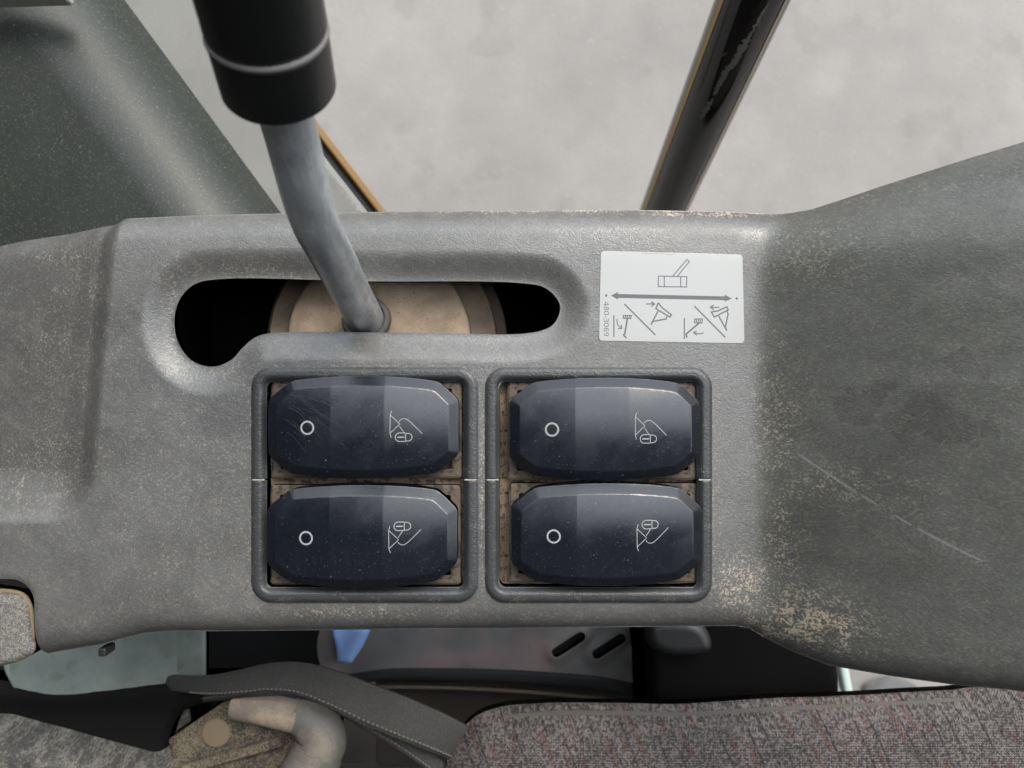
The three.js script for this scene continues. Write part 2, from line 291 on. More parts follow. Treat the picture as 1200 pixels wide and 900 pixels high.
// ---------------------------------------------------------------- control console
const consoleT = thing('control_console', 'grey grained plastic console with long lever slot and rising right side', 'console', new THREE.Vector3(0, -55 * mm, 0));
part('panel', field({ b: [gx(-70), gx(1128), gz(205), gz(812)], step: 0.6 * mm, sdf: panelSdf, h: panelH,
  skirt: (x, z) => { const d = dOut(x, z); return d < 0.3 * mm ? 30 * mm : -notch(x, z) < 0.3 * mm ? 8 * mm : 2.6 * mm; } }), panelMat, consoleT);
{ // closed box under the slot and the switches
  const bx = new THREE.BoxGeometry(gx(880) - gx(165), 2 * mm, gz(735) - gz(255)).translate((gx(880) + gx(165)) / 2, -50 * mm, (gz(735) + gz(255)) / 2);
  const w1 = new THREE.BoxGeometry(2 * mm, 46 * mm, gz(735) - gz(255)).translate(gx(165), -28 * mm, (gz(735) + gz(255)) / 2), w2 = w1.clone().translate(gx(880) - gx(165), 0, 0);
  const w3 = new THREE.BoxGeometry(gx(880) - gx(165), 42 * mm, 2 * mm).translate((gx(880) + gx(165)) / 2, -30 * mm, gz(268)), w4 = w3.clone().translate(0, 0, gz(722) - gz(268));
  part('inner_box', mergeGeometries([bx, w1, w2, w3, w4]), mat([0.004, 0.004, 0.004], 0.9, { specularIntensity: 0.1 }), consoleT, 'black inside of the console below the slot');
  part('clip', new RoundedBoxGeometry(2.2 * mm, 6 * mm, 2.4 * mm, 2, 0.6 * mm).translate(gx(119, -6 * mm), -9 * mm, gz(765, -6 * mm)), mat([0.01, 0.01, 0.01], 0.6), consoleT);
}

// rough pad in the notch at the left
const padMap = colourTex(256, 256, (i, j) => { const n = fbm(i / 8, j / 8, 51, 3, 32), k = ss(0.45, 0.62, n); return [mix(0.12, 0.24, k), mix(0.12, 0.22, k), mix(0.115, 0.18, k)]; });
{ const pts = curve([[-70, 697], [10, 697], [26, 703], [33, 718], [36, 745], [38, 763], [26, 774], [0, 782], [-70, 792]].map(([u, v]) => [gx(u, -3 * mm), gz(v, -3 * mm)]), true, 5);
  const t = thing('textured_pad', 'rough dusty grey pad set in the notch at the console left edge', 'pad', new THREE.Vector3(gx(0), -10 * mm, gz(740)));
  part('pad', plate(pts, -2.6 * mm, { round: 2.5 * mm, step: 0.5 * mm, thick: 6 * mm, extra: (x, z) => 0.35 * mm * fbm(x / (1.4 * mm), z / (1.4 * mm), 77, 3) }), mat([1, 1, 1], 0.85, { map: rep(padMap, 9 * mm), bumpMap: rep(speckTex, 20 * mm), bumpScale: 0.3 * mm }), t);
  part('dust_rim', tube([[-60, 693], [12, 693], [28, 698], [36, 712], [38, 735], [39, 762]].map(([u, v]) => at(u, v, -4.6 * mm)), 0.6 * mm, 60, 10), mat([0.26, 0.20, 0.13], 0.95, { bumpMap: fineBump, bumpScale: 0.2 * mm }), t, 'tan dust caught in the gap round the pad'); }

// ---------------------------------------------------------------- rocker switches
const bezelMap = colourTex(512, 512, (i, j) => { const n = fbm(i / 32, j / 32, 61, 4, 16), hf = vn(i / 2, j / 2, 62, 256), d = ss(0.55, 0.85, n) * 0.4 + 0.05, k = ss(0.98 - d, 1.06 - d * 0.8, hf); return [mix(0.033, 0.24, k * 0.6), mix(0.034, 0.20, k * 0.6), mix(0.036, 0.15, k * 0.6)]; });
const bezelMat = mat([1, 1, 1], 0.42, { map: rep(bezelMap, 40 * mm), bumpMap: rep(grainTex, 22 * mm), bumpScale: 0.08 * mm });
const dustFloorMap = colourTex(256, 256, (i, j) => { const n = fbm(i / 16, j / 16, 81, 4, 16), hf = vn(i / 2, j / 2, 82, 128); const g = 0.55 + 0.5 * n + 0.25 * (hf - 0.5), k = ss(0.50, 0.68, n + 0.3 * hf - 0.15); return [mix(0.36 * g, 0.06, k), mix(0.26 * g, 0.05, k), mix(0.165 * g, 0.037, k)]; });
const dustMat = mat([1, 1, 1], 0.95, { map: rep(dustFloorMap, 17 * mm), bumpMap: rep(speckTex, 14 * mm), bumpScale: 0.35 * mm });
const capMap = (seed) => { const r = rng(seed), specks = []; for (let k = 0; k < 620; k++) { const big = r() < 0.03; specks.push([r() * 512, 256 * Math.pow(r(), 0.55), big ? 1.1 + r() * 0.7 : 0.25 + 0.5 * r(), 0.08 + 0.42 * r() * r()]); }
  const buf = new Float32Array(512 * 256); for (const [x, y, s, a] of specks) for (let j = Math.max(0, Math.floor(y - 3)); j < Math.min(256, y + 4); j++) for (let i = Math.max(0, Math.floor(x - 3)); i < Math.min(512, x + 4); i++) buf[j * 512 + i] = Math.max(buf[j * 512 + i], a * ss(s + 0.6, s - 0.4, Math.hypot(i - x, j - y)));
  if (seed === 91) for (let q = 0; q < 60; q++) { let x = 60 + r() * 110, y = 50 + r() * 90, a = 0.15 + 0.35 * (r() - 0.3) + (y - 60) * 0.004; const L = 15 + 50 * r(), al = 0.02 + 0.07 * r(); for (let t = 0; t < L; t += 0.5) { const i = Math.round(x), j = Math.round(y); if (i > 0 && i < 512 && j > 0 && j < 256) buf[j * 512 + i] = Math.max(buf[j * 512 + i], al * (0.4 + 0.6 * r())); x += 0.5 * Math.cos(a); y += 0.5 * Math.sin(a); a += 0.004; } }
  return colourTex(512, 256, (i, j) => { const k = buf[j * 512 + i], n = vn(i / 3, j / 3, seed), f = 0.8 + 0.4 * n; return [mix(0.0062 * f, 0.31, k), mix(0.0078 * f, 0.31, k), mix(0.0115 * f, 0.30, k)]; }); };
const capMats = [1, 2, 3, 4].map((s) => { const t = capMap(s * 91); t.repeat.set(1 / 0.054, 1 / 0.030); t.offset.set(0.5, 0.5); const rt = greyTex(256, 128, (i, j) => 0.5 + 0.5 * ss(0.3, 0.75, fbm(i / 34 + s * 9, j / 26 + s * 5 + i / 80, 300 + s, 4))); rt.repeat.copy(t.repeat); rt.offset.copy(t.offset);
  return mat([1, 1, 1], 0.29, { roughnessMap: rt, map: t, ior: 1.6, bumpMap: rep(speckTex, 14 * mm), bumpScale: 0.018 * mm }); });
const white = mat([0.27, 0.27, 0.265], 0.7);
const seamMat = mat([0.34, 0.31, 0.26], 0.9);

const capPts = chaikin([[-25, -7], [-25, -5], [-25, 5.5], [-25, 7.3], [-23.8, 8.7], [-20, 11.6], [-18, 12.4], [-8, 13.3], [0, 13.5], [9, 13.2], [18, 12.3], [20, 11.6], [24, 8.2], [25, 7], [25, 5], [25, -5], [25, -6.8], [24, -8], [20.6, -11.3], [18.6, -12.3], [9, -13.3], [0, -13.5], [-8, -13.3], [-17.6, -12.5], [-19.6, -11.8], [-23.8, -8.4]].map(([x, z]) => [x * mm, z * mm]), 1);
const dCap = polySdf(capPts);
const capTop = (x, z) => { const a = 0.11, l = Math.max(0, -8 * mm - x), r = Math.max(0, x - 6 * mm); return 7.0 * mm - a * l - a * r - 0.9 * l * l - 0.9 * r * r - z * z / (2 * 62 * mm); };
const capH = (x, z) => { const d = Math.max(0, dCap(x, z)); const q = 2.5 * mm - d, k = 0.10 * mm; return capTop(x, z) - 0.56 * (q > k ? q : q < -k ? 0 : (q + k) ** 2 / (4 * k)); };
const capGeo = field({ b: [-25.5 * mm, 25.5 * mm, -14 * mm, 14 * mm], step: 0.3 * mm, sdf: dCap, h: capH, skirt: () => 6.5 * mm });
function ribbon(pts, w, hf, lift = 0.05 * mm, closed = false) {      // printed line lying on the surface hf
  const P = [], I = [], U = [], n = pts.length, out = [];
  for (let i = 0; i < (closed ? n : n - 1); i++) { const a = pts[i], b = pts[(i + 1) % n], L = Math.hypot(b[0] - a[0], b[1] - a[1]), k = Math.max(1, Math.ceil(L / (0.4 * mm))); for (let s = 0; s < k; s++) out.push([mix(a[0], b[0], s / k), mix(a[1], b[1], s / k)]); }
  if (!closed) out.push(pts[n - 1]);
  const m = out.length;
  for (let i = 0; i < m; i++) {
    const a = out[closed ? (i + m - 1) % m : Math.max(0, i - 1)], b = out[closed ? (i + 1) % m : Math.min(m - 1, i + 1)], L = Math.hypot(b[0] - a[0], b[1] - a[1]) || 1, nx = -(b[1] - a[1]) / L * w / 2, nz = (b[0] - a[0]) / L * w / 2;
    for (const s of [-1, 1]) { const x = out[i][0] + s * nx, z = out[i][1] + s * nz; P.push(x, hf(x, z) + lift, z); U.push(x, z); }
  }
  for (let i = 0; i < (closed ? m : m - 1); i++) { const a = 2 * i, b = 2 * ((i + 1) % m); I.push(a, a + 1, b, b, a + 1, b + 1); }
  const g = new THREE.BufferGeometry(); g.setAttribute('position', new THREE.Float32BufferAttribute(P, 3)); g.setAttribute('uv', new THREE.Float32BufferAttribute(U, 2)); g.setIndex(I); g.computeVertexNormals();
  const nn = g.attributes.normal; for (let i = 0; i < nn.count; i++) if (nn.getY(i) < 0) nn.setXYZ(i, -nn.getX(i), -nn.getY(i), -nn.getZ(i)); return g;
}
const K = S * (H - 7 * mm) / H;        // one grid unit on the rocker tops
const arc = (cx, cz, r, a0, a1, n = 24) => Array.from({ length: n + 1 }, (_, i) => { const a = mix(a0, a1, i / n); return [cx + r * Math.cos(a), cz + r * Math.sin(a)]; });
function circleSymbol() { return ribbon(arc(-63.5 * K, 0, 7.3 * K, 0, 2 * Math.PI * 39 / 40, 39), 0.46 * mm, capTop, 0.05 * mm, true); }
function lockSymbol(flip, dz) {
  const q = (pts) => pts.map(([u, v]) => [(u - 424.5) * K, (flip ? -1 : 1) * (v - 500) * K + dz * K]);
  const w = 0.17 * mm, L = [];
  L.push(ribbon(q([[460.5, 480], [458.8, 484.5], [458.5, 506.5], [460, 511.5]]), w, capTop));
  L.push(ribbon(q([[459, 485], [470, 495.5], [459, 506]]), w, capTop));
  L.push(ribbon(q(curve([[469, 492.5], [472, 489.8], [476, 489.3], [480, 491.5], [488, 499], [496, 507]], false, 5)), w, capTop));
  L.push(ribbon(q([[469.5, 498], [475, 506]]), w, capTop));
  const pill = [...arc(469.5, 511, 5, Math.PI / 2, Math.PI * 1.5, 12), [476.5, 506], [476.5, 516]];
  L.push(ribbon(q(pill), 0.20 * mm, capTop, 0.05 * mm, true));
  L.push(ribbon(q([[477, 506.6], ...arc(479.5, 511, 4.5, -Math.PI / 2, Math.PI / 2, 12), [477, 515.5]]), 0.20 * mm, capTop));
  L.push(ribbon(q([[467, 511], [475, 511]]), 0.30 * mm, capTop));
  return mergeGeometries(L);
}
const BW = 266 * S / 2;                 // half width of a bezel
function bezelGeo(top) {                // half a frame; local z = 0 on the seam
  const depth = (top ? 132 : 144) * S, z0 = top ? -depth : 0, z1 = top ? 0 : depth, w = 4.0 * mm, r = 5.6 * mm;
  const full = rboxSdf(-BW, BW, top ? -depth : -0.08, top ? 0.08 : depth, r);
  const sdf = (x, z) => { const d = full(x, z); return Math.min(d, w - d, top ? -0.10 * mm - z : z - 0.10 * mm); };
  const h = (x, z) => { const t = Math.max(0.015, Math.min(0.985, full(x, z) / w)), sm = Math.abs(z); return 0.12 * mm + 0.85 * mm * (1 - Math.pow(Math.abs(2 * t - 1), 3.2)) - 0.7 * mm * ss(0.55, 1, t) - (sm < 0.5 * mm ? 0.35 * (0.5 * mm - sm) : 0); };
  return field({ b: [-BW - mm, BW + mm, z0 - mm, z1 + mm], step: 0.35 * mm, sdf, h, skirt: (x, z) => full(x, z) > w / 2 ? 7 * mm : 1.2 * mm });
}
function housingGeo(top) {
  const d = (top ? 124 : 136) * S, z0 = top ? -d : 0.1 * mm, z1 = top ? -0.1 * mm : d, s = rboxSdf(-BW + 2.5 * mm, BW - 2.5 * mm, z0, z1, 1 * mm);
  return field({ b: [-BW, BW, z0 - mm, z1 + mm], step: 0.45 * mm, sdf: s, h: (x, z) => -4.8 * mm + 1.2 * mm * fbm(x / (6 * mm) + 9, z / (6 * mm) + 4, top ? 5 : 6, 4), skirt: () => 2 * mm });
}
function innerFrame() {                 // thin dark rim of the switch body round the cap
  const a = rboxSdf(-25.6 * mm, 25.6 * mm, -13.4 * mm, 13.4 * mm, 1 * mm), sdf = (x, z) => { const d = a(x, z); return Math.min(d, 2.6 * mm - d); };
  return field({ b: [-26.5 * mm, 26.5 * mm, -14.5 * mm, 14.5 * mm], step: 0.4 * mm, sdf, h: (x, z) => -1.5 * mm - 0.4 * mm * ss(0.6 * mm, 0, a(x, z)), skirt: () => 3 * mm });
}
const frameMap = rep(dustFloorMap, 23 * mm);
const frameMat = mat([0.32, 0.33, 0.34], 0.7, { map: frameMap });
function makeSwitch(top, label, bu, ru, rv, m) {
  const zs = gz(562), base = new THREE.Vector3(gx(bu, 1.5 * mm), -3 * mm, zs);
  const t = thing('rocker_switch', label, 'switch', base, 'black rocker switches in the console');
  const put = (name, geo, material, parent = t, x = 0, y = 0, z = 0) => { const o = new THREE.Mesh(geo, material); o.name = name; o.position.set(x, y, z); o.castShadow = o.receiveShadow = true; parent.add(o); return o; };
  put('bezel', bezelGeo(top), bezelMat, t, 0, 3 * mm, 0);
  put('housing', housingGeo(top), dustMat, t, 0, 3 * mm, 0).userData.label = 'switch housing covered in tan dust';
  const cx = gx(ru, 5 * mm) - base.x, cz = gz(rv, 5 * mm) - zs;
  put('switch_frame', innerFrame(), frameMat, t, cx, 3 * mm, cz + 0.6 * mm);
  const cap = put('rocker_cap', capGeo, m, t, cx, 3 * mm, cz);
  put('circle_symbol', circleSymbol(), white, cap);
  put('lock_symbol', lockSymbol(!top, top ? 0 : -3), white, cap);
  if (!top) put('dust_seam', new RoundedBoxGeometry(3.2 * mm, 0.6 * mm, 0.36 * mm, 1, 0.1 * mm), seamMat, t, -BW + 2.1 * mm, 3.62 * mm, 0), put('dust_seam', new RoundedBoxGeometry(3.2 * mm, 0.6 * mm, 0.36 * mm, 1, 0.1 * mm), seamMat, t, BW - 2.1 * mm, 3.62 * mm, 0);
  return t;
}
function copySwitch(src, label, bu, ru, rv, m) {
  const c = src.clone(); c.name = numbered('rocker_switch'); scene.add(c); c.userData = { ...src.userData, label };
  const base = new THREE.Vector3(gx(bu, 1.5 * mm), -3 * mm, gz(562)); c.position.set(base.x, Y0 + base.y, base.z);
  const cx = gx(ru, 5 * mm) - base.x, cz = gz(rv, 5 * mm) - base.z;
  for (const k of c.children) { if (k.name === 'rocker_cap') { k.position.x = cx; k.position.z = cz; k.material = m; } if (k.name === 'switch_frame') { k.position.x = cx; k.position.z = cz + 0.6 * mm; } }
  return c;
}
const s1 = makeSwitch(true, 'upper left rocker switch, scuffed round its white circle, padlock below the boom symbol', 426.5, 424.5, 501, capMats[0]);
const s3 = makeSwitch(false, 'lower left rocker switch with padlock above the boom symbol, nearest the bent tube', 426.5, 423, 629.5, capMats[1]);
copySwitch(s1, 'upper right rocker switch, just below the white sticker, padlock below the boom symbol', 702, 709.5, 503, capMats[2]);
copySwitch(s3, 'lower right rocker switch with padlock above the boom symbol, beside the dusty corner', 702, 711.5, 627.5, capMats[3]);

// ---------------------------------------------------------------- printed sticker
{ const cv = document.createElement('canvas'); cv.width = 1024; cv.height = 648; const c = cv.getContext('2d');
  c.fillStyle = '#9a9b99'; c.fillRect(0, 0, 1024, 648);
  const r = rng(5); for (let k = 0; k < 1500; k++) { const a = r(); c.fillStyle = `rgba(${a < 0.5 ? '110,110,110' : '215,215,215'},${0.05 + 0.12 * r()})`; c.fillRect(r() * 1024, r() * 648, 1 + 2 * r(), 1 + 2 * r()); }
  for (let k = 0; k < 500; k++) { c.fillStyle = `rgba(100,76,45,${0.1 + 0.25 * r()})`; const e = r() * 4 | 0, t = Math.pow(r(), 3) * 26; c.fillRect(e === 0 ? t : e === 1 ? 1022 - t : r() * 1024, e === 2 ? t : e === 3 ? 646 - t : r() * 648, 1 + 3 * r(), 1 + 2 * r()); }
  c.strokeStyle = 'rgba(130,80,40,0.6)'; c.lineWidth = 4; c.beginPath(); c.moveTo(300, 14); c.lineTo(380, 22); c.lineTo(430, 16); c.lineTo(500, 30); c.lineTo(530, 22); c.stroke();
  c.setTransform(1024 / 925, 0, 0, 648 / 589, -122 * 1024 / 925, -76 * 648 / 589);
  c.strokeStyle = '#47494b'; c.fillStyle = '#47494b'; c.lineJoin = 'round';
  const line = (w, ...p) => { c.lineWidth = w * 1.25; c.beginPath(); p.forEach(([x, y], i) => (i ? c.lineTo(x, y) : c.moveTo(x, y))); c.stroke(); };
  const poly = (...p) => { c.beginPath(); p.forEach(([x, y], i) => (i ? c.lineTo(x, y) : c.moveTo(x, y))); c.closePath(); c.fill(); };
  line(5, [498, 238], [680, 242], [678, 308], [498, 305], [498, 238]); line(5, [536, 240], [536, 306]); line(5, [641, 242], [641, 307]);
  line(5, [592, 236], [682, 132], [696, 146], [620, 238]);
  line(20, [235, 365], [925, 380]); poly([195, 363], [240, 340], [240, 388]); poly([967, 382], [922, 356], [922, 402]);
  c.beginPath(); c.arc(165, 362, 8, 0, 7); c.fill(); c.fillStyle = '#222'; c.beginPath(); c.arc(998, 381, 7, 0, 7); c.fill(); c.fillStyle = '#47494b';
  line(7, [281, 416], [479, 614]); line(7, [728, 430], [926, 630]);
  line(6, [214, 488], [214, 626]); line(6, [664, 506], [664, 640]);
  // first pair: tilted bucket and boom
  line(7, [498, 408], [482, 446], [572, 500], [582, 486], [520, 438], [498, 408]); line(7, [496, 462], [452, 546], [462, 528], [548, 512], [552, 496]); line(6, [420, 416], [472, 416]); line(6, [452, 402], [474, 416], [454, 432]);
  for (let k = 0; k < 5; k++) line(5, [272 + k * 12, 508], [280 + k * 12, 488]); line(5, [270, 490], [330, 490]); line(5, [274, 508], [326, 510]); line(8, [300, 512], [284, 606], [276, 614], [294, 634]); line(5, [232, 512], [238, 548], [262, 572]); line(5, [240, 572], [264, 574], [262, 548]);
  // second pair
  line(7, [832, 468], [880, 460], [936, 434], [944, 454], [856, 500], [838, 470]); line(7, [884, 494], [934, 584], [926, 564], [944, 480], [936, 462]); line(6, [888, 438], [832, 438]); line(6, [852, 422], [830, 438], [854, 454]);
  for (let k = 0; k < 5; k++) line(5, [726 + k * 12, 536], [734 + k * 12, 512]); line(5, [726, 512], [782, 512]); line(5, [728, 536], [780, 538]); line(8, [758, 538], [676, 608], [680, 632]); line(5, [788, 600], [764, 608], [724, 600]); line(5, [742, 588], [722, 600], [746, 616]);
  c.save(); c.translate(150, 400); c.rotate(Math.PI / 2); c.font = '44px sans-serif'; c.fillStyle = '#3f4143'; const tw = c.measureText('480-3069').width; c.scale(224 / tw, 1); c.fillText('480-3069', 0, 0); c.restore();
  const tx = new THREE.CanvasTexture(cv); tx.colorSpace = THREE.SRGBColorSpace;
  const pts = chaikin([[704, 300], [704.5, 296], [706, 294.3], [710, 294], [864, 298], [868, 298.6], [869.8, 300.5], [870, 304], [872, 396], [871.8, 400], [870, 402], [866, 402.3], [708, 399.3], [704, 399], [702.3, 397.5], [702, 394]], 1).map(([u, v]) => [gx(u), gz(v)]), s = polySdf(pts);
  const g = field({ b: boundsOf(pts, mm), step: 0.5 * mm, sdf: s, h: (x, z) => panelH(x, z) + 0.16 * mm, skirt: () => 0.15 * mm }), uv = g.attributes.uv;
  for (let i = 0; i < uv.count; i++) uv.setXY(i, (600 + uv.getX(i) / S - 702.4) / 169.6, 1 - (450 + uv.getY(i) / S - 293.9) / 108);
  const t = thing('instruction_sticker', 'white sticker printed with grey lever and boom diagrams on the console', 'sticker', new THREE.Vector3(gx(787), 0, gz(348)));
  part('sticker_sheet', g, mat([1, 1, 1], 0.38, { map: tx }), t); }

// ---------------------------------------------------------------- lever
const steelMap = colourTex(256, 512, (i, j) => { const n = fbm(i / 24, j / 40, 91, 4, 0), k = ss(0.52, 0.68, fbm(i / 40, j / 20, 95, 4, 0)), hf = vn(i / 2, j / 2, 92); const g = 0.27 * (0.75 + 0.5 * n) + 0.04 * (hf - 0.5); const sc = vn(i / 1.5, j / 60, 97) > 0.90 || vn(i / 60 + j / 9, j / 90, 98) > 0.93 ? 0.05 : 0; return [g + 0.05 * k + sc, g * 1.05 + 0.052 * k + sc, g * 1.07 + 0.05 * k + sc]; });
{ const t = thing('control_lever', 'bent grey metal lever with black grip rising from the dusty slot', 'lever', new THREE.Vector3(gx(442, -30 * mm), -45 * mm, gz(398, -30 * mm)));
  const M = (x, y, z) => new THREE.Vector3(x * mm, y * mm, z * mm);
  const path = [M(-40.4, -22, -14.6), M(-40.7, -8, -18.4), M(-40.9, 4, -21.6), M(-41.1, 20, -26.2), M(-41.4, 36, -31.0), M(-41.5, 46, -34.0), M(-41.5, 53, -37.6), M(-41.2, 66, -46.4), M(-41.2, 80, -55.5)];
  part('rod', tube(path, 5.0 * mm, 120, 36), mat([1.5, 1.5, 1.5], 0.27, { map: rep(steelMap, 50 * mm, 33 * mm), metalness: 0.55, bumpMap: rep(speckTex, 25 * mm), bumpScale: 0.06 * mm }), t);
  const dir = new THREE.Vector3(0.055, 0.848, -0.53).normalize(), at0 = M(-41.2, 74, -52.1);
  const rubber = mat([0.0045, 0.0048, 0.005], 0.34, { bumpMap: rep(speckTex, 30 * mm), bumpScale: 0.03 * mm });
  const grip = part('grip', lathe([[6, 0.2], [8.9, 0], [9.6, 0.25], [10.0, 0.9], [10.05, 10.6], [9.9, 11.2], [9.2, 11.5], [9.2, 12.2], [9.95, 12.5], [10.1, 13.2], [10.05, 16], [10.2, 34], [11.5, 55], [12, 66], [11, 74], [7, 79], [0, 80]].map(([r, y]) => [r * mm, y * mm]), at0, dir), rubber, t);
  part('grip_ring', lathe([[9.3, 10.9], [10.05, 11.0], [10.3, 11.5], [10.05, 12.1], [9.3, 12.3]].map(([r, y]) => [r * mm, y * mm]), at0, dir), mat([0.13, 0.125, 0.12], 0.5, { bumpMap: fineBump, bumpScale: 0.1 * mm }), grip, 'dusty ring round the grip, its lit groove painted grey');  // grey tone also paints the lit rim of the groove
  const bootMap = colourTex(512, 512, (i, j) => { const n = fbm(i / 40, j / 40, 101, 5, 0), hf = vn(i / 2.5, j / 2.5, 102), dk = ss(0.93, 0.97, vn(i / 5, j / 5, 104)); const g = (0.80 + 0.35 * n) * (0.9 + 0.2 * hf) * (1 - 0.6 * dk); const dt = 1 - 0.22 * ss(0.40, 0.74, fbm(i / 70, j / 50, 107, 4)); return [0.28 * g * dt, 0.215 * g * dt, 0.15 * g * dt]; });
  const bp = new THREE.Vector3(gx(443, -14 * mm), 0, gz(398, -14 * mm)), up = new THREE.Vector3(0, 1, 0);
  const flatUv = (g) => { const p = g.attributes.position, uv = g.attributes.uv; for (let i = 0; i < uv.count; i++) uv.setXY(i, p.getX(i) + p.getY(i) * 0.3, p.getZ(i)); return g; };
  const dusty = mat([1, 1, 1], 0.95, { map: rep(bootMap, 42 * mm), bumpMap: rep(speckTex, 20 * mm), bumpScale: 0.15 * mm });
  const boot = part('boot', flatUv(lathe([[26.2, -22], [26.2, -15.5], [25.6, -14.6], [24.6, -14.1], [15, -13.4], [0, -13.2]].map(([r, y]) => [r * mm, y * mm]), bp, up, 96)), dusty, t, 'dust covered round boot at the foot of the lever');
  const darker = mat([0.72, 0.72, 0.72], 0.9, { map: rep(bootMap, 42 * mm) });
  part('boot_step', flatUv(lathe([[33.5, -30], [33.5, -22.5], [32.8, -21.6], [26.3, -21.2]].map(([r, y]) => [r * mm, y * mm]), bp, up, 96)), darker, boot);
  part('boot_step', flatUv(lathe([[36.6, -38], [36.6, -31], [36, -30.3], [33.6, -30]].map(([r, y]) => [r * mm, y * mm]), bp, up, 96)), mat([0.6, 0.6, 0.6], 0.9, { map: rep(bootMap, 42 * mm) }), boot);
  const c0 = M(-40.6, -12.6, -17.2), cd = M(-0.5, 12, -3.8).normalize();
  part('grommet', lathe([[5.2, 0], [6.5, 0.1], [6.9, 1.2], [6.7, 2.6], [6.2, 3.2], [5.3, 3.0]].map(([r, y]) => [r * mm, y * mm]), c0.clone().addScaledVector(cd, 0.5 * mm), cd, 48), mat([0.06, 0.058, 0.054], 0.7, { bumpMap: fineBump, bumpScale: 0.15 * mm }), t); }

// ---------------------------------------------------------------- posts and covers beyond the console
const blackGloss = mat([0.006, 0.006, 0.007], 0.08, { specularIntensity: 0.7 });
const goldReflection = mat([0.50, 0.31, 0.09], 0.5);
const paleReflection = mat([0.34, 0.26, 0.16], 0.5);
{ const hA = -69 * mm, hB = -225 * mm, ext = (p, q, k) => p.clone().addScaledVector(q.clone().sub(p), k);
  const A = at(881, 0, hA), B = at(780, 240, hB), top = ext(B, A, 1.35), bot = ext(A, B, 1.5);
  const t = thing('glossy_post', 'glossy black slanting post with chipped paint and golden reflections painted along its edges', 'post', bot);
  part('post_body', tube([top, A, B, bot], 12.4 * mm, 60, 64), blackGloss, t);
  const d = B.clone().sub(A).normalize(), view = (p) => new THREE.Vector3(0, H, 0).sub(p).normalize();
  const side = new THREE.Vector3().crossVectors(d, view(A.clone().add(B).multiplyScalar(0.5))).normalize(), nrm = new THREE.Vector3().crossVectors(side, d).normalize(); if (nrm.y < 0) nrm.negate();
  const left = side.x < 0 ? 1 : -1;
  const strip = (ang, m, w) => { const o = side.clone().multiplyScalar(left * Math.sin(ang)).addScaledVector(nrm, Math.cos(ang)).multiplyScalar(12.45 * mm); return bar(top.clone().add(o), bot.clone().add(o), new THREE.Vector3().crossVectors(o, d).normalize(), w, 0.5 * mm, 0.2 * mm); };  // coloured strips stand for warm grazing reflections on the post
  part('edge_reflection', strip(0.85, goldReflection, 2.2 * mm), goldReflection, t, 'painted golden brown reflection along the left side');
  part('edge_reflection', strip(-1.0, paleReflection, 1.4 * mm), paleReflection, t, 'painted pale tan reflection along the right side');
  // chips: bare grey flakes on the rounded face
  const chipM = mat([0.15, 0.155, 0.13], 0.8), r = rng(8);
  const chip = (s0, s1, a0, w) => { const pts = [], n = 26; const L = s1 - s0; for (let k = 0; k <= n; k++) pts.push([s0 + L * k / n, w * (0.35 + 0.65 * r()) * Math.sin(Math.PI * (0.08 + 0.84 * k / n))]);
    const P = [], I = [], Nn = [], q = (s, a, R) => { const ax = A.clone().addScaledVector(d, s), o = side.clone().multiplyScalar(left * Math.sin(a)).addScaledVector(nrm, Math.cos(a)); Nn.push(o.x, o.y, o.z); ax.addScaledVector(o, R); P.push(ax.x, ax.y, ax.z); };
    pts.forEach(([s, ww], k) => { const drift = a0 + (r() - 0.5) * 0.05 + 0.12 * (k / n - 0.5); q(s, drift + ww * 0.6, 12.46 * mm); q(s, drift, 12.50 * mm); q(s, drift - ww * 0.4, 12.46 * mm); });
    for (let k = 0; k < n; k++) { const a = 3 * k; for (const o of [0, 1]) I.push(a + o, a + o + 3, a + o + 1, a + o + 3, a + o + 4, a + o + 1); }
    const g = new THREE.BufferGeometry(); g.setAttribute('position', new THREE.Float32BufferAttribute(P, 3)); g.setAttribute('normal', new THREE.Float32BufferAttribute(Nn, 3)); g.setAttribute('uv', new THREE.Float32BufferAttribute(new Float32Array(P.length / 3 * 2), 2)); g.setIndex(I); return g; };
  for (const [s0, s1, a, w] of [[-14, 5, -0.40, 0.16], [1, 22, -0.30, 0.34], [17, 40, -0.12, 0.30], [42, 58, -0.03, 0.26], [14, 17, 0.12, 0.10], [4, 8, 0.42, 0.12]]) part('paint_chip', chip(s0 * mm, s1 * mm, a, w), chipM, t); }
{ const p = at(432, 244, -215 * mm), q = at(232, -12, -150 * mm), e = q.clone().sub(p), p2 = p.clone().addScaledVector(e, -0.6), q2 = q.clone().addScaledVector(e, 0.35);
  const t = thing('brown_edge_bar', 'thin dark bar behind the lever, its lit side painted golden brown', 'bar', p2);
  const sd = new THREE.Vector3(-0.75, 0, -0.65);
  part('bar_body', bar(p2, q2, sd, 7.5 * mm, 8 * mm, 1.5 * mm), mat([0.012, 0.011, 0.010], 0.35), t);
  const o = new THREE.Vector3(3.2 * mm, 3.6 * mm, -1.5 * mm); part('painted_lit_side', bar(p2.clone().add(o), e.clone().multiplyScalar(0.42).add(p).add(o), sd, 6.5 * mm, 4 * mm, 1 * mm), mat([0.21, 0.12, 0.035], 0.5), t); }  // golden strip paints the lit, reflecting stretch of the bar

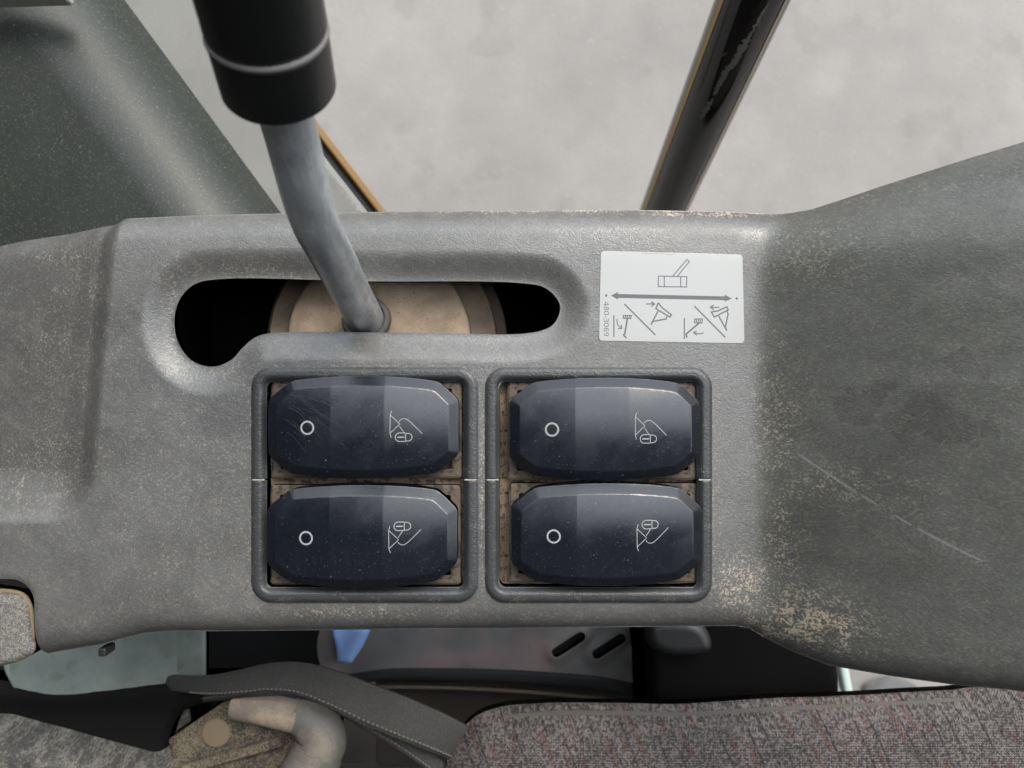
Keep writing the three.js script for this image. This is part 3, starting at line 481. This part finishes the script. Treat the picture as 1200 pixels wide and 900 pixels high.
{ const hz = -70 * mm, R = 34 * mm;     // dark rounded cover at the upper left
  const pts = [[-120, -60], [92, -60], [356, 300], [-120, 300]].map(([u, v]) => [gx(u, hz), gz(v, hz)]), s = polySdf(pts);
  const edge = (x, z) => { const [a, b] = [pts[1], pts[2]], ex = b[0] - a[0], ez = b[1] - a[1], L = Math.hypot(ex, ez); return -((x - a[0]) * (-ez) + (z - a[1]) * ex) / L * -1; };
  const ES = Math.sign(edge(gx(0, hz), gz(100, hz)));
  const cb = boundsOf(pts, mm), cw = cb[1] - cb[0], cd = cb[3] - cb[2];
  const coverMap = colourTex(1024, 1024, (i, j) => { const x = cb[0] + cw * i / 1024, z = cb[2] + cd * j / 1024, X = x / mm, Z = z / mm, n = fbm(X / 14, Z / 14, 111, 4), n2 = fbm(X / 3, Z / 3, 113, 3), hf = ss(0.16, 0.84, 0.35 * vn(X / 0.34, Z / 0.34, 112) + 0.65 * vn(X / 0.19, Z / 0.19, 114));
    const k = 0.8 * ss(0.955, 0.985, hf + 0.03 * (n2 - 0.5)), g = 0.8 + 0.4 * n; return [mix(0.017 * g, 0.110, k), mix(0.020 * g, 0.105, k), mix(0.016 * g, 0.090, k)]; });
  coverMap.repeat.set(1 / cw, 1 / cd); coverMap.offset.set(-cb[0] / cw, -cb[2] / cd);
  const t = thing('side_cover', 'dark green grey dusty cover with a rounded edge at the upper left', 'cover', new THREE.Vector3(gx(60, hz), -120 * mm, gz(120, hz)));
  part('cover_shell', field({ b: boundsOf(pts, mm), step: 1.2 * mm, sdf: s, h: (x, z) => { const e = edge(x, z) * ES, q = 0.13 * R, d = Math.max(q, e); return hz - (d < R ? 0.9 * (R - Math.sqrt(R * R - (R - d) ** 2)) : 0) - 1.58 * Math.max(0, q - e); }, skirt: () => 6 * mm }), mat([1, 1, 1], 0.42, { map: coverMap, specularIntensity: 0.8, bumpMap: rep(grainTex, 20 * mm), bumpScale: 0.03 * mm }), t);
  const rim = mat([0.42, 0.42, 0.36], 0.8, { bumpMap: fineBump, bumpScale: 0.2 * mm });
  part('ledge', bar(at(-60, -5, -58 * mm), at(78, -9, -58 * mm), new THREE.Vector3(0, 0, 1), 5 * mm, 10 * mm, 1 * mm), rim, t, 'pale ledge with yellowish grime'); }
const plateMap = colourTex(512, 512, (i, j) => { const n = fbm(i / 50, j / 90, 121, 5, 0), hf = vn(i / 2, j / 2, 122); const g = 0.17 * (0.85 + 0.3 * n) + (hf > 0.975 ? 0.1 : 0); return [g * 0.92, g * 0.905, g * 0.82]; });
{ const hz = -93.5 * mm, t = thing('pale_side_plate', 'pale dusty plate between the dark cover and the lever', 'plate', new THREE.Vector3(gx(300, hz), -100 * mm, gz(120, hz)));
  part('plate_sheet', plate([[-40, -60], [190, -60], [432, 250], [470, 300], [100, 300]].map(([u, v]) => [gx(u, hz), gz(v, hz)]), hz, { thick: 8 * mm, round: 2 * mm, step: 2 * mm }), mat([1, 1, 1], 0.6, { map: rep(plateMap, 0.12) }), t); }

// ---------------------------------------------------------------- below the console, towards the seat
const floorMap = colourTex(256, 256, (i, j) => { const n = fbm(i / 32, j / 32, 131, 5, 8); return [0.035 + 0.05 * n, 0.03 + 0.042 * n, 0.026 + 0.034 * n]; });
structure('cab_floor', (() => { const hz = -300 * mm; return plate([[-500, 640], [968, 640], [968, 1500], [-500, 1500]].map(([u, v]) => [gx(u, hz), gz(v, hz)]), hz, { thick: 20 * mm, step: 6 * mm, round: 2 * mm }); })(), mat([1, 1, 1], 0.9, { map: rep(floorMap, 0.2) }));
structure('cab_floor_front', (() => { const hz = -150 * mm; return plate([[-90, 600], [300, 600], [390, 640], [390, 1100], [-90, 1100]].map(([u, v]) => [gx(u, hz), gz(v, hz)]), hz, { thick: 10 * mm, step: 4 * mm, round: 2 * mm }); })(), mat([0.012, 0.012, 0.012], 0.95, { specularIntensity: 0.3 }));

{ const hz = -75 * mm, t = thing('green_panel', 'pale green painted metal panel under the console left end', 'panel', new THREE.Vector3(gx(130, hz), -85 * mm, gz(790, hz)));
  const gm = colourTex(256, 256, (i, j) => { const n = fbm(i / 30, j / 30, 141, 5, 0), k = 0.5 * ss(0.6, 0.8, fbm(i / 16, j / 16, 144, 4, 0)); return [mix(0.19, 0.12, k) * (0.7 + 0.6 * n), mix(0.225, 0.13, k) * (0.7 + 0.6 * n), mix(0.20, 0.10, k) * (0.7 + 0.6 * n)]; });
  part('panel_sheet', plate([[4, 790], [-10, 740], [150, 720], [240, 720], [240, 818], [20, 820]].map(([u, v]) => [gx(u, hz), gz(v, hz)]), hz, { thick: 3 * mm, round: 1.5 * mm }), mat([1, 1, 1], 0.5, { map: rep(gm, 60 * mm) }), t); }
{ const hz = -120 * mm, t = thing('louvred_panel', 'dusty grey panel with slanted slots below the console', 'panel', new THREE.Vector3(gx(580, hz), -130 * mm, gz(770, hz)));
  const pm = colourTex(512, 256, (i, j) => { const n = fbm(i / 40, j / 40, 151, 5, 0), p = ss(0.5, 0.65, fbm(i / 90, j / 60, 155, 3, 0)), g = 0.14 * (0.7 + 0.6 * n); return [g + 0.06 * p, g * 0.97 + 0.02 * p, g * 0.93 + 0.02 * p]; });
  const pts = curve([[380, 730], [600, 700], [790, 730], [792, 802], [700, 792], [620, 786], [540, 783], [460, 783], [380, 786]], true, 6).map(([u, v]) => [gx(u, hz), gz(v, hz)]), s = polySdf(pts);
  const slots = [[652, 763, 680, 745], [699, 765, 727, 747], [745, 767, 772, 749]].map(([a, b, c, d]) => [gx(a, hz), gz(b, hz), gx(c, hz), gz(d, hz)]);
  const ds = (x, z) => Math.max(...slots.map(([x0, z0, x1, z1]) => { const ex = x1 - x0, ez = z1 - z0, tt = Math.max(0, Math.min(1, ((x - x0) * ex + (z - z0) * ez) / (ex * ex + ez * ez))); return 2.0 * mm - Math.hypot(x - x0 - ex * tt, z - z0 - ez * tt); }));
  part('panel_sheet', field({ b: boundsOf(pts, mm), step: 0.8 * mm, sdf: (x, z) => Math.min(s(x, z), -ds(x, z)), h: (x, z) => { const d = -ds(x, z); return hz + 1.6 * mm * Math.exp(-d * d / (9 * mm * mm)); }, skirt: () => 3 * mm }), mat([1, 1, 1], 0.6, { map: rep(pm, 0.16, 0.08) }), t);
  part('slot_shade_sheet', plate([[630, 735], [786, 735], [786, 782], [630, 778]].map(([u, v]) => [gx(u, hz), gz(v, hz)]), hz - 5 * mm, { thick: 2 * mm, step: 2 * mm }), mat([0.006, 0.006, 0.006], 0.9), t, 'black sheet added as the shade behind the slots');  // black sheet put in so the slots look shaded
  const lip = curve([[370, 786], [460, 783.5], [540, 783.5], [620, 786.5], [700, 792.5], [792, 802], [792, 828], [700, 815], [620, 808], [540, 804], [460, 803], [370, 804]], true, 6).map(([u, v]) => [gx(u, hz), gz(v, hz)]);
  part('front_lip', plate(lip, hz - 3 * mm, { thick: 22 * mm, round: 3 * mm, step: 0.9 * mm }), mat([0.022, 0.022, 0.023], 0.6), t, 'dark rounded front lip');
  part('edge_trim', tube([[370, 806], [460, 805], [540, 806.5], [620, 811], [700, 818], [790, 829]].map(([u, v]) => at(u, v, hz - 8 * mm)), 0.8 * mm, 60, 8), mat([0.17, 0.14, 0.10], 0.8), t);
  const hb = hz - 26 * mm; part('lower_step', plate([[440, 800], [800, 800], [800, 900], [440, 900]].map(([u, v]) => [gx(u, hb), gz(v, hb)]), hb, { thick: 5 * mm, round: 1 * mm, step: 2 * mm }), mat([0.065, 0.055, 0.047], 0.8, { bumpMap: fineBump, bumpScale: 0.3 * mm }), t); }
{ const hz = -113 * mm, t = thing('blue_cloth', 'small bright blue cloth corner below the console', 'cloth', new THREE.Vector3(gx(410, hz), -120 * mm, gz(765, hz)));
  part('cloth_fold', plate([[388, 735], [436, 735], [424, 760], [412, 777], [394, 778]].map(([u, v]) => [gx(u, hz), gz(v, hz)]), hz, { thick: 4 * mm, round: 2 * mm, step: 0.6 * mm, extra: (x, z) => 1.4 * mm * Math.sin((x + z * 0.5) / (2.2 * mm)) }), mat([0.26, 0.42, 0.78], 0.8), t); }
{ const t = thing('black_box', 'black plastic box behind the seat, below the flared console side', 'box', new THREE.Vector3(gx(880, -75 * mm), -180 * mm, gz(790, -75 * mm)));
  const m = mat([0.002, 0.002, 0.002], 0.6, { specularIntensity: 0.15 }), h0 = -72 * mm;
  part('box_body', plate(curve([[752, 720], [880, 712], [975, 712], [986, 760], [992, 800], [994, 880], [766, 880], [762, 800]], true, 1).map(([u, v]) => [gx(u, h0), gz(v, h0)]), h0 - 4 * mm, { thick: 90 * mm, round: 5 * mm, step: 0.9 * mm }), m, t);
  part('box_lid', plate(chaikin([[752, 725], [820, 725], [838, 752], [834, 772], [764, 772]], 2).map(([u, v]) => [gx(u, h0 + 5 * mm), gz(v, h0 + 5 * mm)]), h0 + 5 * mm, { thick: 12 * mm, round: 4 * mm, step: 0.8 * mm }), mat([0.012, 0.012, 0.0125], 0.45), t, 'slightly lighter raised lid corner'); }
{ const hz = -260 * mm, t = thing('door_edge', 'narrow pale green door edge seen in the bright gap at the right', 'door edge', new THREE.Vector3(gx(990, hz), -330 * mm, gz(800, hz)));
  part('door_strip', bar(at(984, 770, hz), at(992, 812, hz), new THREE.Vector3(1, 0, 0), 5 * mm, 10 * mm, 2 * mm), mat([0.42, 0.52, 0.48], 0.5), t); }
{ const t = thing('ground_stone', 'small grey stone lying outside in the bright gap at the right', 'stone', at(1040, 808, -Y0));
  const g = new THREE.IcosahedronGeometry(0.028, 4), p = g.attributes.position; for (let i = 0; i < p.count; i++) { const v = new THREE.Vector3().fromBufferAttribute(p, i), k = 0.8 + 0.4 * fbm(v.x * 60 + 5, v.y * 60 + v.z * 47 + 9, 4, 3); p.setXYZ(i, v.x * k * 1.7, Math.max(-0.01, v.y * k * 0.6), v.z * k * 0.8); } g.computeVertexNormals();
  const b = at(1040, 808, -Y0); part('stone', g.translate(b.x, b.y + 0.01, b.z), mat([0.16, 0.16, 0.16], 0.9, { bumpMap: rep(speckTex, 0.5), bumpScale: 2 * mm }), t); }

// seat cushion with a knitted cover
const knit = greyTex(512, 512, (i, j) => { const a = Math.sin(i / 512 * Math.PI * 2 * 32 + 1.6 * Math.sin(j / 512 * Math.PI * 2 * 32)), b = Math.cos(j / 512 * Math.PI * 2 * 32); return 0.5 + 0.22 * a + 0.16 * b + 0.25 * (vn(i / 4, j / 4, 161, 128) - 0.5); });
const fabricMap = colourTex(1024, 512, (i, j) => {
  const X = i / 1024 * 190, Z = j / 512 * 95;              // millimetres
  const hf = 0.65 * vn(X / 0.5, Z / 0.5, 171) + 0.35 * vn(X / 0.2, Z / 0.2, 170), n = fbm(X / 9, Z / 9, 172, 3), q = X - Z * 0.42, row = Math.floor(q / 5.2), f = q / 5.2 - row;
  const on = vn(row * 7.3, Z / 5.5 + row * 3.7, 175) > 0.66 && f < 0.30, dk = vn(row * 3.1, Z / 9 + row, 178) > 0.5 && f > 0.42 && f < 0.56;
  const kk = ss(0.25, 0.75, hf); let c = [mix(0.036, 0.160, kk), mix(0.032, 0.141, kk), mix(0.033, 0.133, kk)];
  if (on) c = [mix(0.045, 0.150, kk), mix(0.027, 0.094, kk), mix(0.025, 0.083, kk)];
  if (dk) c = c.map((v) => v * 0.5);
  return c.map((v) => v * (0.7 + 0.6 * n));
});
const fabricMat = mat([1, 1, 1], 0.95, { map: rep(fabricMap, 0.19, 0.095), bumpMap: rep(knit, 26 * mm), bumpScale: 0.6 * mm });
{ const hz = -52 * mm, R = 16 * mm, pts = curve([[524, 960], [522, 905], [532, 878], [556, 852], [590, 840], [650, 836], [730, 836], [800, 837], [900, 831], [1000, 827], [1130, 820], [1280, 812], [1280, 980], [900, 990]], true, 6).map(([u, v]) => [gx(u, hz), gz(v, hz)]), s = polySdf(pts);
  const t = thing('seat_cushion', 'grey and red striped fabric seat edge along the bottom', 'seat', new THREE.Vector3(gx(860, hz), -150 * mm, gz(900, hz)));
  part('cushion', field({ b: boundsOf(pts, mm), step: 0.8 * mm, sdf: s, h: (x, z) => { const d = Math.max(0.05 * R, s(x, z)); return hz - (d < R ? 0.8 * (R - Math.sqrt(R * R - (R - d) ** 2)) : 0) + 1.2 * mm * (fbm(x / (30 * mm) + 3, z / (30 * mm) + 8, 181, 3) - 0.5); }, skirt: () => 4 * mm }), fabricMat, t);
  part('piping', tube([[590, 841], [650, 836.5], [730, 836.5], [800, 838], [900, 832], [1000, 828], [1130, 821], [1260, 813]].map(([u, v]) => at(u, v, hz - 6.5 * mm)), 1.0 * mm, 160, 10), mat([0.13, 0.12, 0.105], 0.9, { bumpMap: fineBump, bumpScale: 0.4 * mm }), t, 'light corded seam'); }
{ // strap: folded dark webbing with stitched edges
  const webMap = colourTex(256, 256, (i, j) => { const w = ((i >> 2) + (j >> 2)) & 1, hf = vn(i / 2, j / 2, 191, 128), g = 0.032 + 0.022 * w + 0.05 * (hf > 0.72 ? 1 : 0); return [g * 1.02, g, g * 0.96]; });
  const m = mat([1, 1, 1], 0.95, { map: rep(webMap, 12 * mm), bumpMap: rep(knit, 20 * mm), bumpScale: 0.3 * mm });
  const t = thing('webbing_strap', 'dark grey stitched webbing strap running from the console to the seat', 'strap', at(380, 830, -80 * mm));
  const band = (mid, wid, thick) => { // mid [u, v, h], wid in grid units across
    const c = new THREE.CatmullRomCurve3(mid.map(([u, v, h]) => at(u, v, h))), n = 90, P = [], U = [], I = [], L = c.getLength(); const prof = [[-1, -0.5], [-0.97, 0.3], [-0.6, 0.5], [0, 0.62], [0.6, 0.5], [0.97, 0.3], [1, -0.5], [0, -0.6]], k = prof.length;
    for (let i = 0; i <= n; i++) { const p = c.getPointAt(i / n), tt = c.getTangentAt(i / n), sd = new THREE.Vector3(-tt.z, 0, tt.x).normalize(), w = wid(i / n); prof.forEach(([a, b], j) => { P.push(p.x + sd.x * a * w, p.y + b * thick + a * w * 0.15, p.z + sd.z * a * w); U.push(i / n * L, a * w); }); }
    for (let i = 0; i < n; i++) for (let j = 0; j < k; j++) { const a = i * k + j, b = i * k + (j + 1) % k; I.push(a, a + k, b, b, a + k, b + k); }
    const g = new THREE.BufferGeometry(); g.setAttribute('position', new THREE.Float32BufferAttribute(P, 3)); g.setAttribute('uv', new THREE.Float32BufferAttribute(U, 2)); g.setIndex(I); g.computeVertexNormals(); return { g, c, wid }; };
  const b1 = band([[130, 788, -100 * mm], [180, 797, -82 * mm], [215, 802, -70 * mm], [250, 803, -62 * mm], [285, 799, -58 * mm], [318, 794, -56 * mm], [352, 796, -55 * mm], [390, 808, -53 * mm], [430, 825, -52 * mm], [470, 841, -51 * mm], [515, 860, -55 * mm], [560, 882, -68 * mm]], (s) => mix(2.6, 6.4, ss(0.25, 0.8, s)) * mm, 2.2 * mm);
  const b2 = band([[215, 815, -84 * mm], [255, 811, -70 * mm], [300, 806, -61 * mm], [345, 806, -59 * mm], [385, 818, -58 * mm], [425, 842, -57 * mm], [475, 872, -59 * mm], [530, 912, -66 * mm]], () => 2.8 * mm, 2.0 * mm);
  const m2 = part('upper_band', b1.g, m, t); part('lower_band', b2.g, m, t);
  const st = [], bead = new THREE.SphereGeometry(0.42 * mm, 8, 6).scale(1.6, 0.8, 1);
  for (const [bb, off, from] of [[b1, 0.72, 0.32], [b2, 0.4, 0.1]]) for (let k = 0; k < 70; k++) { const s = mix(from, 0.98, k / 69), p = bb.c.getPointAt(s), tt = bb.c.getTangentAt(s), sd = new THREE.Vector3(-tt.z, 0, tt.x).normalize(), w = bb.wid(s); const q = bead.clone().rotateY(-Math.atan2(tt.z, tt.x)); st.push(q.translate(p.x + sd.x * off * w, p.y + 1.25 * mm + off * w * 0.15, p.z + sd.z * off * w)); }
  const so = part('stitching', mergeGeometries(st), mat([0.095, 0.088, 0.076], 0.9), t); so.userData.kind = 'stuff'; }
{ // bent tube
  const tm = colourTex(256, 256, (i, j) => { const n = fbm(i / 40, j / 40, 201, 5, 0), hf = vn(i / 2, j / 2, 202), k = ss(0.28, 0.75, n + 0.3 * (hf - 0.5)); return [mix(0.15, 0.27, k), mix(0.14, 0.235, k), mix(0.125, 0.18, k)]; });
  const m = mat([1, 1, 1], 0.7, { map: rep(tm, 40 * mm), bumpMap: rep(speckTex, 25 * mm), bumpScale: 0.15 * mm });
  const t = thing('bent_tube', 'dusty grey bent tube end beside the strap at bottom left', 'tube', at(340, 890, -90 * mm));
  const dp = -66 * mm;
  const V = (a) => a.map(([u, v, h]) => at(u, v, dp + h * mm));
  const tan = mat([1.25, 1.15, 1.05], 0.85, { map: rep(tm, 40 * mm), bumpMap: rep(speckTex, 25 * mm), bumpScale: 0.15 * mm });
  part('tube_end', tube(V([[276, 824, -3.4], [282, 826, -3], [300, 829, -2], [325, 835, -1], [350, 841, 0], [366, 848, 0.6]]), (s) => (s < 0.04 ? mix(4.6, 5.3, s / 0.04) : mix(5.3, 5.5, s)) * mm, 60, 32), tan, t, 'tan dusted end of the tube');
  const dk = mat([0.58, 0.6, 0.62], 0.6, { map: rep(tm, 46 * mm), bumpMap: rep(speckTex, 25 * mm), bumpScale: 0.12 * mm });
  part('tube_elbow', tube(V([[345, 838, -0.6], [362, 846, 0], [375, 860, 0.8], [376, 872, 1.4], [371, 884, 2]]), (s) => mix(5.7, 8.6, ss(0, 0.75, s)) * mm, 60, 32), dk, t);
  part('tube_body', tube(V([[372, 881, 1.6], [363, 900, 3], [352, 922, 5], [335, 955, 8]]), (s) => (9.1 + 0.7 * s) * mm, 50, 32), dk, t, 'wider grey sleeve below the bend'); }
{ const hz = -75 * mm, t = thing('dusty_bracket', 'flat dusty bracket with a round bolt head below the strap', 'bracket', new THREE.Vector3(gx(245, hz), -100 * mm, gz(870, hz)));
  const bm = colourTex(256, 256, (i, j) => { const n = fbm(i / 24, j / 24, 211, 4, 0), hf = vn(i / 2, j / 2, 212), k = ss(0.25, 0.85, n * 0.7 + 0.9 * (hf - 0.5) + 0.2); return [mix(0.05, 0.24, k), mix(0.045, 0.195, k), mix(0.04, 0.13, k)]; });
  const m = mat([1, 1, 1], 0.95, { map: rep(bm, 40 * mm), bumpMap: fineBump, bumpScale: 0.3 * mm });
  part('bracket_plate', plate([[196, 868], [278, 812], [400, 822], [390, 930], [214, 930]].map(([u, v]) => [gx(u, hz), gz(v, hz)]), hz, { thick: 8 * mm, round: 1.2 * mm, step: 0.8 * mm }), m, t);
  part('bolt_head', lathe([[0, 1.2], [4.2, 1.1], [5.0, 0.6], [5.2, 0]].reverse().map(([r, y]) => [r * mm, y * mm]), at(253, 859, hz), new THREE.Vector3(0, 1, 0), 32), mat([0.17, 0.13, 0.085], 0.95), t);
  part('bracket_rib', bar(at(200, 905, hz + 2 * mm), at(330, 868, hz + 2 * mm), new THREE.Vector3(0, 0, 1), 3.5 * mm, 4 * mm, 1 * mm), m, t); }
{ const hz = -70 * mm, t = thing('rubber_gaiter', 'dusty folded rubber gaiter in the bottom left corner', 'gaiter', new THREE.Vector3(gx(90, hz), -110 * mm, gz(870, hz)));
  const gm = colourTex(512, 512, (i, j) => { const n = fbm(i / 30, j / 18, 221, 5, 0), hf = vn(i / 2.5, j / 2.5, 222), k = ss(0.3, 0.95, n + 0.8 * (hf - 0.5)) * 0.8; return [mix(0.05, 0.22, k), mix(0.05, 0.205, k), mix(0.048, 0.175, k)]; });
  part('shaded_fold', plate(curve([[-90, 800], [0, 803], [60, 812], [130, 807], [200, 799], [290, 800], [300, 815], [206, 842], [190, 870], [180, 960], [-90, 960]], true, 5).map(([u, v]) => [gx(u, hz - 3 * mm), gz(v, hz - 3 * mm)]), hz - 3 * mm, { thick: 8 * mm, round: 5 * mm, step: 1.2 * mm, extra: (x, z) => -3 * mm * ss(gz(812, hz), gz(850, hz), z) }), mat([0.006, 0.006, 0.006], 0.9, { specularIntensity: 0.25 }), t, 'upper fold of the gaiter, its shadow painted black');  // upper part coloured black for the shadow it lies in
  const pts = [[-90, 826], [100, 828], [198, 836], [212, 930], [-90, 940]].map(([u, v]) => [gx(u, hz), gz(v, hz)]), s = polySdf(pts);
  part('folds', field({ b: boundsOf(pts, mm), step: 0.8 * mm, sdf: s, h: (x, z) => { const u = 600 + x / (S * (H - hz) / H), v = 450 + z / (S * (H - hz) / H), c = 855 + (u > 0 ? u * 0.27 : 0), f = v - c; return hz + 9 * mm * ss(-14, 12, f) - 16 * mm * ss(4, -30, f) + 2.5 * mm * (fbm(x / (14 * mm) + 7, z / (9 * mm) + 2, 225, 4) - 0.5); }, skirt: () => 20 * mm }), mat([1, 1, 1], 0.75, { map: rep(gm, 50 * mm), bumpMap: rep(speckTex, 22 * mm), bumpScale: 0.3 * mm }), t); }

renderer.render(scene, camera);
